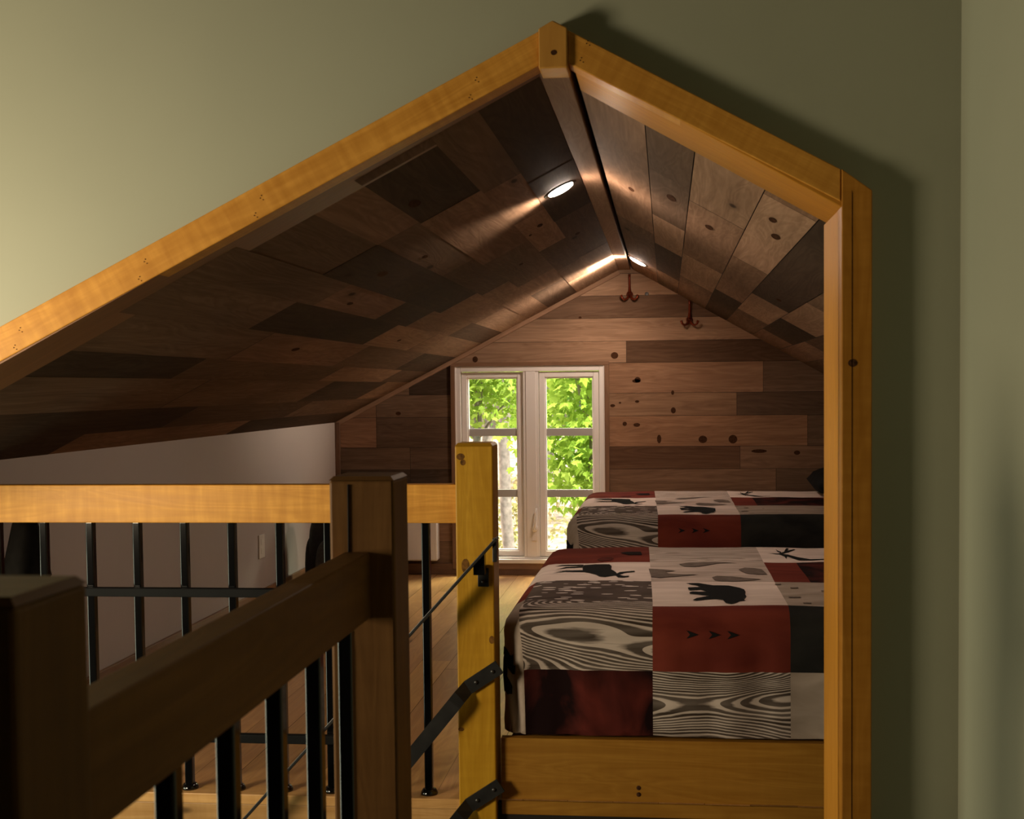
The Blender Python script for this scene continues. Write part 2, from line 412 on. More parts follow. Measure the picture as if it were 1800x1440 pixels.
# liners behind the frame: undersides of the opening
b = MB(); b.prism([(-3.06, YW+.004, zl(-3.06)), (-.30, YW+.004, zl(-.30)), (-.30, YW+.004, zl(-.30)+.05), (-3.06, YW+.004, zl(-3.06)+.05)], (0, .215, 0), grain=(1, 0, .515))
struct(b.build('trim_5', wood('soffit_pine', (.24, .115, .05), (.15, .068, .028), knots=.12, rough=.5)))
b = MB(); b.prism([(-.212, YW+.004, zr(-.212)-.004), (.42, YW+.004, zr(.42)-.004), (.42, YW+.004, zr(.42)+.05), (-.212, YW+.004, zr(-.212)+.05)], (0, .27, 0), grain=(1, 0, -.568))
struct(b.build('trim_6', M_liner, bevel=.002))
b = MB(); b.box((.3985, YW+.03, -.5), (.425, 3.165, E+.402), axis='z'); struct(b.build('trim_7', M_liner, bevel=.002))

# loft floor boards ------------------------------------------------------
def planks(mb, rows, P, n, seed=1, gap=.0012):
    """rows: (s0, s1, [(t0, t1, tone), ...]); P(s, t) gives the surface point"""
    r = random.Random(seed)
    for s0, s1, cells in rows:
        for t0, t1, tone in cells:
            d = n*(r.random()-.5)*.0016
            a, b_, c, e = P(s0+gap, t0+gap), P(s1-gap, t0+gap), P(s1-gap, t1-gap), P(s0+gap, t1-gap)
            ou, ov = r.random()*30, r.random()*30
            L = (e-a).length; Wd = (b_-a).length
            mb.face([a+d, b_+d, c+d, e+d], [(ou, ov), (ou, ov+Wd), (ou+L, ov+Wd), (ou+L, ov)], tone=tone)
def knot(mb, p, ex, ey, nrm, mat, n=14):
    mb.face([p+ex*math.cos(k*2*math.pi/n)+ey*math.sin(k*2*math.pi/n)+nrm*.0012 for k in range(n)], [(0, 0)]*n, mat=mat)

rr = random.Random(11)
b = MB(); rows = []
xs = XK
while xs < XR:
    w = .135; t = 3.66; cells = []
    t -= rr.random()*.8; t = 3.585
    while t < YF:
        L = 1.2+rr.random()*1.6; t1 = min(t+L, YF)
        if YF-t1 < .4: t1 = YF
        k = .82+rr.random()*.32
        cells.append((t, t1, (k*1.0, k*(.95+rr.random()*.08), k*(.9+rr.random()*.15)))); t = t1
    rows.append((xs, min(xs+w, XR), cells)); xs += w
planks(b, rows, lambda s, t: Vector((s, t, 0)), Vector((0, 0, 1)), 3, gap=.0008)
b.box((XK-.1, 3.60, -.22), (XR, YF+.2, -.012), axis='y', mat=1)
struct(b.build('floor', [M_floor, M_gap], recalc=False))
# edge of the loft floor: nosing and fascia
b = MB(); b.box((XK, 3.578, -.03), (-.52, 3.665, .0015)); b.box((XK, 3.583, -.26), (-.52, 3.60, -.03))
struct(b.build('trim_8', wood('edge_pine', (.58, .34, .13), (.42, .22, .07), knots=.2, saw=.4, rough=.42), bevel=.003))
b = MB(); b.box((-.50, 3.63, -.9), (XR, 3.66, -.05)); struct(b.build('wall_stairwell', M_stair))

# sloped plank ceilings -------------------------------------------------
BR, LB, DK, MD, GR = (1, 1, 1), (1.35, 1.4, 1.42), (.30, .33, .36), (.68, .72, .74), (.50, .53, .56)
def cell(cuts, tones): return [(cuts[i], cuts[i+1], tones[i]) for i in range(len(tones))]
Y0 = 2.97
sl = math.sqrt(1+.515**2)
Lrows = [(-.302, -.45, cell([Y0, 4.05, 5.0, 6.40, 7.0, YF], [DK, DK, GR, MD, LB])),
         (-.45, -.57, cell([Y0, 3.85, 4.62, 5.55, 6.45, 7.2, YF], [MD, BR, LB, GR, MD, LB])),
         (-.57, -.76, cell([Y0, 3.05, 3.78, 5.1, 6.3, 6.9, YF], [MD, DK, BR, MD, BR, GR])),
         (-.76, -.89, cell([Y0, 3.76, 4.85, 5.9, 6.6, YF], [BR, MD, GR, BR, BR])),
         (-.89, -1.065, cell([Y0, 3.75, 4.5, 5.75, 6.8, YF], [MD, DK, DK, BR, LB])),
         (-1.065, -1.20, cell([Y0, 4.1, 5.0, 5.6, 6.7, YF], [MD, BR, DK, BR, GR])),
         (-1.20, -1.37, cell([Y0, 3.92, 5.45, 6.4, YF], [MD, DK, LB, BR])),
         (-1.37, -1.55, cell([Y0, 4.2, 5.6, 6.9, YF], [MD, BR, MD, DK])),
         (-1.55, -1.68, cell([Y0, 4.02, 5.8, 7.1, YF], [DK, MD, BR, GR])),
         (-1.68, -1.88, cell([Y0, 4.4, 6.1, 7.3, YF], [MD, MD, DK, BR])),
         (-1.88, -2.05, cell([Y0, 4.8, 6.4, YF], [DK, GR, MD])),
         (-2.05, XK-.02, cell([Y0, 4.15, 5.9, YF], [DK, BR, DK])),
         (XK-.02, -2.62, cell([Y0, 3.66], [MD])), (-2.62, -3.2, cell([Y0, 3.66], [BR]))]
nL = Vector((.515, 0, -1)).normalized()
b = MB(); planks(b, Lrows, lambda s, t: Vector((s, t, zl(s))), nL, 5)
for px, py, ln in [(-.72, 3.5, .05), (-.5, 4.9, .035), (-.55, 5.0, .02), (-1.15, 4.4, .03), (-.98, 4.2, .05), (-1.3, 5.9, .03), (-.40, 5.6, .035), (-.66, 5.6, .03), (-.85, 4.3, .03), (-1.45, 4.7, .04)]:
    knot(b, Vector((px, py, zl(px))), Vector((1, 0, .515)).normalized()*ln*.35, Vector((0, ln, 0)), nL, 1)
b.prism([(-.30, Y0-.05, zl(-.30)+.006), (-3.25, Y0-.05, zl(-3.25)+.006), (-3.25, Y0-.05, zl(-3.25)+.16), (-.30, Y0-.05, zl(-.30)+.16)], (0, YF-Y0+.2, 0), mat=2)
b.box((-.37, Y0-.05, E+.80), (-.10, YF+.2, E+1.0), axis='y', mat=2)
struct(b.build('ceiling_left', [M_plank, M_knot, M_gap], recalc=False))
Rrows = [(-.212, -.05, cell([Y0, 5.4, 7.35, YF], [BR, MD, BR])),
         (-.05, .075, cell([Y0, 3.75, 4.75, 5.70, 7.0, YF], [GR, GR, LB, DK, MD])),
         (.075, .25, cell([Y0, 3.95, 5.5, 6.6, YF], [LB, BR, LB, MD])),
         (.25, .385, cell([Y0, 3.2, 4.7, 6.3, YF], [BR, LB, BR, DK])),
         (.385, .55, cell([Y0, 4.3, 5.6, 6.7, YF], [DK, DK, LB, MD])),
         (.55, .72, cell([Y0, 4.9, 6.0, 7.1, YF], [MD, LB, DK, BR])),
         (.72, .87, cell([Y0, 5.3, 6.5, YF], [BR, MD, BR])),
         (.87, 1.05, cell([Y0, 4.3, 5.9, YF], [DK, BR, MD])),
         (1.05, 1.25, cell([Y0, 5.0, 6.9, YF], [MD, DK, BR])),
         (1.25, 1.45, cell([Y0, 4.6, 6.2, YF], [BR, MD, DK])),
         (1.45, XR+.02, cell([Y0, 5.2, YF], [MD, BR]))]
nR = Vector((-.568, 0, -1)).normalized()
b = MB(); planks(b, Rrows, lambda s, t: Vector((s, t, zr(s))), nR, 6)
for px, py, ln in [(.30, 3.5, .04), (.33, 3.75, .05), (-.12, 4.4, .04), (.15, 4.3, .05), (.02, 4.1, .06), (.48, 5.3, .04)]:
    knot(b, Vector((px, py, zr(px))), Vector((1, 0, -.568)).normalized()*ln*.3, Vector((0, ln, 0)), nR, 1)
b.prism([(-.215, Y0-.05, zr(-.215)+.006), (XR+.12, Y0-.05, zr(XR+.12)+.006), (XR+.12, Y0-.05, zr(XR+.12)+.16), (-.215, Y0-.05, zr(-.215)+.16)], (0, YF-Y0+.2, 0), mat=2)
struct(b.build('ceiling_right', [M_plank, M_knot, M_gap], recalc=False))
b = MB(); b.box((-.302, YW+.06, E+.749), (-.228, YF, E+.797), axis='y'); struct(b.build('ridge_beam', M_beam, bevel=.003))

# gable wall of horizontal planks -----------------------------------------
WX0, WX1, WZ0, WZ1 = -1.395, -.388, -1.165, .150      # wall hole for the window (relative z)
zs = [1.0, .84, .726, .584, .440, .291, .150, -.048, -.196, -.395, -.542, -.699, -.86, -1.02, -1.165, -1.24]
joints = {2: [], 3: [(-.9, GR), (.6, MD)], 4: [], 5: [(-.2565, None)], 6: [(.62, None)], 7: [(.451, None)], 9: [(.471, None)]}
tone_rows = [[BR], [LB], [LB], [(.62, .62, .62), GR], [LB, LB], [LB, (.50, .48, .46)], [(1.2, 1.15, 1.1), MD], [(1.2, 1.2, 1.15), GR], [(1.3, 1.2, 1.1), MD], [(.60, .55, .52), BR], [BR, MD], [GR, MD], [BR, MD], [DK, GR], [GR, GR]]
cutx = [0, 0, 0, .9, .9, -.2565, .62, .451, .9, .471, .7, .3, .2, .5, .1]
ltones = [GR, BR, MD, BR, MD, BR, MD, (.9, .85, .8), (1.1, 1.0, .95), MD, DK, MD, GR, GR, DK]
b = MB(); nF = Vector((0, -1, 0)); rows = []
def wp(s, t): return Vector((t, YF, E+s))
def wallcells(z1, z0, cells):
    for x0, x1, tone in cells:
        # clip plank to the gable under both slopes at its top edge by splitting finely
        rows.append((z0, z1, [(x0, x1, tone)]))
for i in range(len(zs)-1):
    z1, z0 = zs[i], zs[i+1]
    if z0 >= WZ1-.001:
        segs = [(XK, cutx[i], tone_rows[i][0]), (cutx[i], XR, tone_rows[i][-1])] if len(tone_rows[i]) > 1 else [(XK, XR, tone_rows[i][0])]
    else:
        c = max(cutx[i], WX1+.05)
        segs = [(XK, -1.915 if i in (7, 8) else XK+.5, ltones[i]), (-1.915 if i in (7, 8) else XK+.5, WX0, ltones[(i+4) % 15]), (WX1, c, tone_rows[i][0]), (c, XR, tone_rows[i][-1])]
    wallcells(z1, z0, segs)
planks(b, rows, wp, nF, 9)
def wknot(x, z, rx, rz): knot(b, Vector((x, YF, E+z)), Vector((rx, 0, 0)), Vector((0, 0, rz)), nF, 1)
for u, v, rx, rz in [(1080, 628, .024, .022), (1120, 671, .020, .018), (1118, 673, .028, .012), (833, 632, .018, .02), (1182, 725, .016, .02), (1181, 694, .010, .015), (1097, 748, .014, .014), (1118, 750, .022, .012), (1157, 775, .014, .028),
                     (1233, 776, .028, .024), (1285, 776, .028, .028), (1076, 716, .016, .01), (1089, 711, .008, .006), (1119, 709, .014, .008), (1020, 561, .010, .008), (693, 727, .018, .012), (1330, 797, .05, .012), (1395, 800, .02, .014)]:
    wknot((u-1170)/2150*YF, -(v-684)/2150*YF-.01, rx, rz)
# rough backing with the window opening
for lo, hi in [((XK-.1, -1.6), (WX0, 1.2)), ((WX1, -1.6), (XR+.1, 1.2)), ((WX0, WZ1), (WX1, 1.2)), ((WX0, -1.6), (WX1, WZ0))]:
    b.box((lo[0], YF+.006, E+lo[1]), (hi[0], YF+.15, E+hi[1]), mat=2)
struct(b.build('wall_far', [M_plank, M_knot, M_gap], recalc=False))
# knee walls
b = MB(); b.box((XK-.12, 3.66, zb_), (XK, YF+.1, zl(XK)+.04)); b.box((-3.3, 3.66, zb_), (XK-.12, 3.74, zl(XK-.12)+.02)); struct(b.build('wall_knee_left', M_plaster))
b = MB(); b.box((XR, 2.95, -.3), (XR+.12, YF+.1, zr(XR)+.04)); struct(b.build('wall_knee_right', M_plaster))
b = MB(); b.box((.44, yw+.155, -.4), (XR+.1, yw+.175, E+.7)); b.box((.44, yw+.155, zb_), (.50, 3.80, -.3)); b.box((XK-.12, 3.68, zb_), (.50, 3.80, -.21)); struct(b.build('wall_inner', M_plaster))
b = MB(); b.box((XK, 3.67, 0), (XK+.016, YF, .155), axis='y'); struct(b.build('baseboard_left', wood('base_pine', (.28, .15, .07), (.18, .09, .04), knots=.1), bevel=.003))
b = MB(); b.box((XK+.016, YF-.016, 0), (XR, YF, .075)); struct(b.build('baseboard_far', M_darktrim, bevel=.003))
# strips: along the left slope and in the corner
b = MB(); b.bar((-.30, YF-.012, zl(-.30)-.014), (XK+.01, YF-.012, zl(XK+.01)-.014), Vector((.46, 0, -.89))*.030, (0, .022, 0)); struct(b.build('trim_9', M_beam, bevel=.002))
b = MB(); b.box((XK, YF-.03, .155), (XK+.03, YF, zl(XK)-.0), axis='z'); struct(b.build('trim_10', M_darktrim, bevel=.002))

# ------------------------------------------------------------------ window
wroot = empty('window_1', (-.89, YF, E-1.153), kind='structure')
def wbox(name, x0, x1, z0, z1, y0, y1, mat=M_white, parent=wroot, bevel=.003):
    b = MB(); b.box((x0, y0, E+z0), (x1, y1, E+z1), axis='x' if x1-x0 > z1-z0 else 'z'); return b.build(name, mat, parent, bevel=bevel)
# brown casing
cs = MB()
cs.box((-1.412, YF-.018, E-1.20), (-1.383, YF+.06, E+.150), axis='z'); cs.box((-.400, YF-.018, E-1.20), (-.370, YF+.06, E+.150), axis='z')
cs.box((-1.412, YF-.020, E+.136), (-.370, YF+.06, E+.162)); cs.box((-1.412, YF-.020, E-1.20), (-.370, YF+.06, E-1.157))
cs.build('casing', wood('casing_wood', (.26, .145, .085), (.17, .09, .05), knots=.05), wroot, bevel=.003)
fr = MB(); X0, X1, Z0, Z1 = -1.382, -.401, -1.155, .135
def frame(mb, x0, x1, z0, z1, w, y0, y1):
    mb.box((x0, y0, E+z0), (x0+w, y1, E+z1), axis='z'); mb.box((x1-w, y0, E+z0), (x1, y1, E+z1), axis='z')
    mb.box((x0+w, y0, E+z1-w), (x1-w, y1, E+z1)); mb.box((x0+w, y0, E+z0), (x1-w, y1, E+z0+w))
frame(fr, X0, X1, Z0, Z1, .034, YF-.004, YF+.09)
frame(fr, X0-.006, X1+.006, Z0-.006, Z1+.006, .012, YF-.010, YF+.02)
fr.box((-.935, YF+.004, E+Z0+.034), (-.832, YF+.09, E+Z1-.034), axis='z')
fr.box((-.918, YF-.002, E+Z0+.034), (-.850, YF+.02, E+Z1-.034), axis='z')
fr.build('frame', M_white, wroot, bevel=.003)
# sill lip
wbox('sill', X0-.004, X1+.004, Z0-.004, Z0+.022, YF-.03, YF+.02)
for nm, x0, x1, y in (('left', -1.345, -.938, YF+.026), ('right', -.829, -.438, YF+.014)):
    s = MB(); frame(s, x0, x1, Z0+.037, Z1-.037, .036, y, y+.05)
    frame(s, x0+.032, x1-.032, Z0+.069, Z1-.069, .013, y+.012, y+.045)
    so = s.build('sash', M_white, wroot, bevel=.003)
    b = MB(); b.box((x0+.034, y+.026, E+Z0+.07), (x1-.034, y+.031, E+Z1-.07)); b.build('pane', M_glass, so)
    for zc in (-.299, -.703):
        b = MB(); b.box((x0+.036, y+.020, E+zc-.025), (x1-.036, y+.036, E+zc+.025)); b.build('muntin', M_ext, so, bevel=.002)
hb = MB(); hb.lathe((-.862, YF-.003, E-.93), [(.0, 0), (.020, 0), (.022, .004), (.018, .012), (.0, .014)], axis=(0, -1, 0), n=20)
hb.box((-.882, YF-.008, E-1.01), (-.846, YF-.001, E-.91), axis='z')
hd = hb.build('handle', M_white, wroot, bevel=.002)
b = MB(); b.tube([(-.864, YF-.014, E-.935), (-.862, YF-.03, E-.92), (-.855, YF-.034, E-.87), (-.850, YF-.030, E-.82), (-.849, YF-.026, E-.795)], [.008, .009, .008, .008, .006], 10)
b.build('crank', M_white, hd)

# ------------------------------------------------------------------ loft guard railing (pale)
R = empty('guard_railing', (-1.4, 3.62, 0), 'amber pine guard rail with black balusters along the loft edge, lit from the left', 'railing')
b = MB(); b.box((XK, 3.60, E-.406), (-.615, 3.647, E-.2895)); b.build('top_rail', M_amber, R, bevel=.003)
b = MB(); X_, Y_ = (-.624, -.511), (3.57, 3.682)
def newel_mesh(x0, x1, y0, y1, z0, z1, ch=.014):
    m = MB(); prof = [(0, z0), (0, z1-ch*1.2), (ch, z1)]
    m.box((x0, y0, z0), (x1, y1, z1-ch), axis='z')
    # pyramidal worn cap
    a = [(x0, y0), (x1, y0), (x1, y1), (x0, y1)]; c = [(x0+ch, y0+ch), (x1-ch, y0+ch), (x1-ch, y1-ch), (x0+ch, y1-ch)]
    for i in range(4):
        j = (i+1) % 4
        m.face([(*a[i], z1-ch), (*a[j], z1-ch), (*c[j], z1), (*c[i], z1)], [(0, 0), (.1, 0), (.1, .03), (0, .03)])
    m.face([(*p, z1) for p in c], [(0, 0), (.1, 0), (.1, .1), (0, .1)])
    return m
nm = newel_mesh(*X_, *Y_, -1.1, E-.165, .008)
for kx, kz, rx, rz in ((-.607, -.205, .012, .010), (-.600, -.222, .008, .009), (-.596, -.53, .012, .022), (-.520, -.75, .008, .012), (-.615, -1.02, .009, .006)): spot(nm, kx, 3.57, kz, rx, rz)
nm.build('newel_post', [M_newel, M_knot2], R, bevel=.004)
def baluster(x, y, z0, z1, parent, foot=True):
    m = MB(); h = .0125
    m.box((x-h, y-h, z0), (x+h, y+h, z1), axis='z')
    o = m.build('baluster', M_black, parent, bevel=.0045, segs=4)
    for f in o.data.polygons: f.use_smooth = True
    o.modifiers['bevel'].harden_normals = True
    if foot:
        f = MB(); f.lathe((x, y, z0), [(.0, 0), (.026, 0), (.026, .006), (.020, .016), (.0, .018)], n=16); f.build('base_shoe', M_black, o)
for k in range(11):
    x = -.7245-.1507*k
    if x < XK+.03: break
    baluster(x, 3.6235, .0015, E-.404, R)
for zz in (-.619, -1.067):
    b = MB(); b.box((XK, 3.585, E+zz-.0135), (-.95, 3.609, E+zz+.0135)); b.build('mid_bar', M_matblack, R, bevel=.003)

# steel stair handrail fixed on the newel
S = empty('stair_handrail', (-.55, 3.5, .3), 'black flat steel stair handrail and straps bolted to the newel post beside the bed', 'handrail')
dirn = Vector((-.775, 0, -.849)).normalized(); perp = Vector((-dirn.z, 0, dirn.x))
p0 = Vector((-.489, 3.49, E-.436))
b = MB(); b.bar(p0, p0+dirn*2.1, (0, .040, 0), perp*.009); b.build('handrail_bar', M_bar, S, bevel=.0015)
b = MB(); b.box((-.502, 3.478, E-.505), (-.490, 3.502, E-.436), axis='z'); b.build('end_return', M_bar, S, bevel=.002)
br = MB(); br.prism([(-.560, 3.49, E-.545), (-.527, 3.49, E-.545), (-.527, 3.49, E-.482), (-.560, 3.49, E-.517)], (0, .03, 0)); br.box((-.556, 3.515, E-.545), (-.531, 3.566, E-.525), axis='y')
bo = br.build('bracket', M_black, S, bevel=.001)
b = MB(); b.box((-.558, 3.560, E-.590), (-.526, 3.568, E-.535), axis='z'); pl = b.build('mounting_plate', M_bar, bo, bevel=.001)
for zz in (-.575, -.552):
    b = MB(); b.lathe((-.543, 3.560, E+zz), [(.0045, 0), (.0045, .003), (0, .004)], axis=(0, -1, 0), n=10); b.build('bolt', M_bolt, bo)
for za in (-.829, -1.184):
    b = MB(); hw = .0215
    path = [(-.497, 3.563, 0), (-.592, 3.563, -.063), (-.612, 3.535, -.085), (-.628, 3.530, -.105), (-1.35, 3.530, -.105-.722*1.22)]
    prev = None
    for (x, y, z) in path:
        c = Vector((x, y, E+za+z))
        d = Vector((.95, 0, .63)) if x > -.60 else Vector((.63, 0, .78))
        d.normalize(); w = Vector((-d.z, 0, d.x))
        if x > -.625 and x < -.6: w = Vector((-.68, 0, .73))
        if x < -.62: w = Vector((-.78, 0, .63))
        cur = [b.bm.verts.new(c+w*s1*hw+Vector((0, s2*.004, 0))) for s1, s2 in ((-1, -1), (1, -1), (1, 1), (-1, 1))]
        if prev:
            for i in range(4): b.bm.faces.new((prev[i], prev[(i+1) % 4], cur[(i+1) % 4], cur[i]))
        else: b.bm.faces.new(cur)
        prev = cur
    b.bm.faces.new(prev[::-1])
    st = b.build('strap', M_bar, S)
    for dx in (.02, .07):
        m = MB(); m.lathe((-.497-dx, 3.559, E+za-dx*.66), [(.006, 0), (.006, .003), (.003, .005), (0, .0055)], axis=(0, -1, 0), n=12); m.build('bolt', M_bolt, st)

# ------------------------------------------------------------------ foreground guard (colour darkened for shade, close to the camera)
F = empty('guard_railing', (-.545, 1.6, -.21), 'pine guard rail, shade darkened into its colour, on two thick foreground newel posts', 'railing')
b = MB(); b.box((-.572, 1.0, E-.408), (-.525, 2.125, E-.2905), axis='y'); b.build('top_rail', M_newel_shade, F, bevel=.003)
nm = newel_mesh(-.597, -.480, 2.117, 2.234, -.21, E-.156, .007); nm.build('newel_post', M_newel_shade, F, bevel=.005)
nm = newel_mesh(-.615, -.497, .885, 1.004, -.21, E-.158, .007); nm.build('newel_post', M_newel_shade, F, bevel=.005)
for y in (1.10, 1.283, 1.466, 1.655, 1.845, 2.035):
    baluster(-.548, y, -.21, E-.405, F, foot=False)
# drying crack of the middle newel
b = MB(); b.tube([(-.562, 2.1165, E-.17), (-.563, 2.1165, E-.30)], .0016, 6); b.tube([(-.565, 2.1165, E-.41), (-.560, 2.1165, E-.47), (-.563, 2.1165, E-.80), (-.5625, 2.1165, 0.0)], .0014, 6)
b.build('crack', M_gap, F)

# ------------------------------------------------------------------ beds and quilts
ZT = -.67
def bed_surface(zt, yf, xf=-.502, r=.078, yb=None, hem=-1.045):
    """cloth coordinates (u along x, v along y; both in metres) -> point"""
    yb = yb or yf+1.50
    xe, ye, ybe = xf+r, yf+r, yb-r
    q = math.pi/2*r
    def drop(a):           # overhang arc a -> (horizontal, vertical)
        if a <= 0: return 0, 0
        if a < q: return r*math.sin(a/r), r*(1-math.cos(a/r))
        return r, r+(a-q)
    def S(u, v):
        a = max(0, xe-u); f_ = max(0, ye-v); g = max(0, v-ybe); bb = max(f_, g)
        rho = math.hypot(a, bb); h, d = drop(rho)
        x = max(u, xe); y = min(max(v, ye), ybe)
        if rho > 1e-6:
            x -= h*a/rho; y += (h*bb/rho)*(-1 if f_ > 0 else 1)
        z = zt-d
        # soft wrinkles
        k = pnoise(Vector((u*3.1, v*3.3, 1.7)))*.006+pnoise(Vector((u*9, v*8, 4.2)))*.0022
        if d < .02: z += k*(1-d/.02)+.004*math.cos((u-.4)*2.2)
        else:
            t = min(1, (d-.02)/.15)
            wv = pnoise(Vector((u*14+a*4, 3.3+v*2, 2.2)))*.018*t
            if f_ > 0: y += wv
            if a > 0: x += abs(wv)*.5
        # seam between first two columns wanders a little
        x += -.030*min(1, max(0, (v-yf-.12)/1.3))*math.exp(-((u+.045)/.14)**2)
        return Vector((x, y, E+max(z, hem)))
    return S
ULINES = sorted(set([round(x, 4) for x in
    [-.96+.03*i for i in range(17)]+[-.45]+[-.45+.0289*i for i in range(1, 15)]+[-.045+.027*i for i in range(0, 16)]+[.36+.04*i for i in range(0, 32)]]))
def vlines(segs):
    out = set()
    for a, b_, n in segs:
        for i in range(n+1): out.add(round(a+(b_-a)*i/n, 4))
    return sorted(out)
VL = vlines([(3.22, 3.474, 10), (3.474, 3.70, 10), (3.70, 3.78, 4), (3.78, 4.155, 12), (4.155, 4.17, 1), (4.17, 4.61, 13), (4.61, 4.62, 1), (4.62, 5.06, 16), (5.06, 5.3, 8)])
def patch_of(u, v):
    if u < -.45:
        if v > 4.61: return Q_RED
        if v > 4.17: return Q_WHITE
        if v > 3.83: return Q_RED
        return Q_BEIGE
    if u < -.045:
        return Q_RED if v > 4.61 else Q_WHITE if v > 4.17 else Q_SPK if v > 3.78 else Q_WOOD if v > 3.474 else Q_REDDK
    if u < .36:
        return Q_WOODL if v > 4.62 else Q_TAUPE if v > 4.155 else Q_WHITE if v > 3.70 else Q_RED if v > 3.474 else Q_WOOD
    if u < 1.0:
        return Q_WHITE if v > 4.62 else (Q_RED if u < .5 else Q_REDDK) if v > 4.155 else Q_BEIGE if v > 3.70 else Q_DARK if v > 3.474 else Q_BEIGE
    return Q_RED if v > 4.62 else Q_BEIGE if v > 4.155 else Q_DARK if v > 3.70 else Q_WHITE
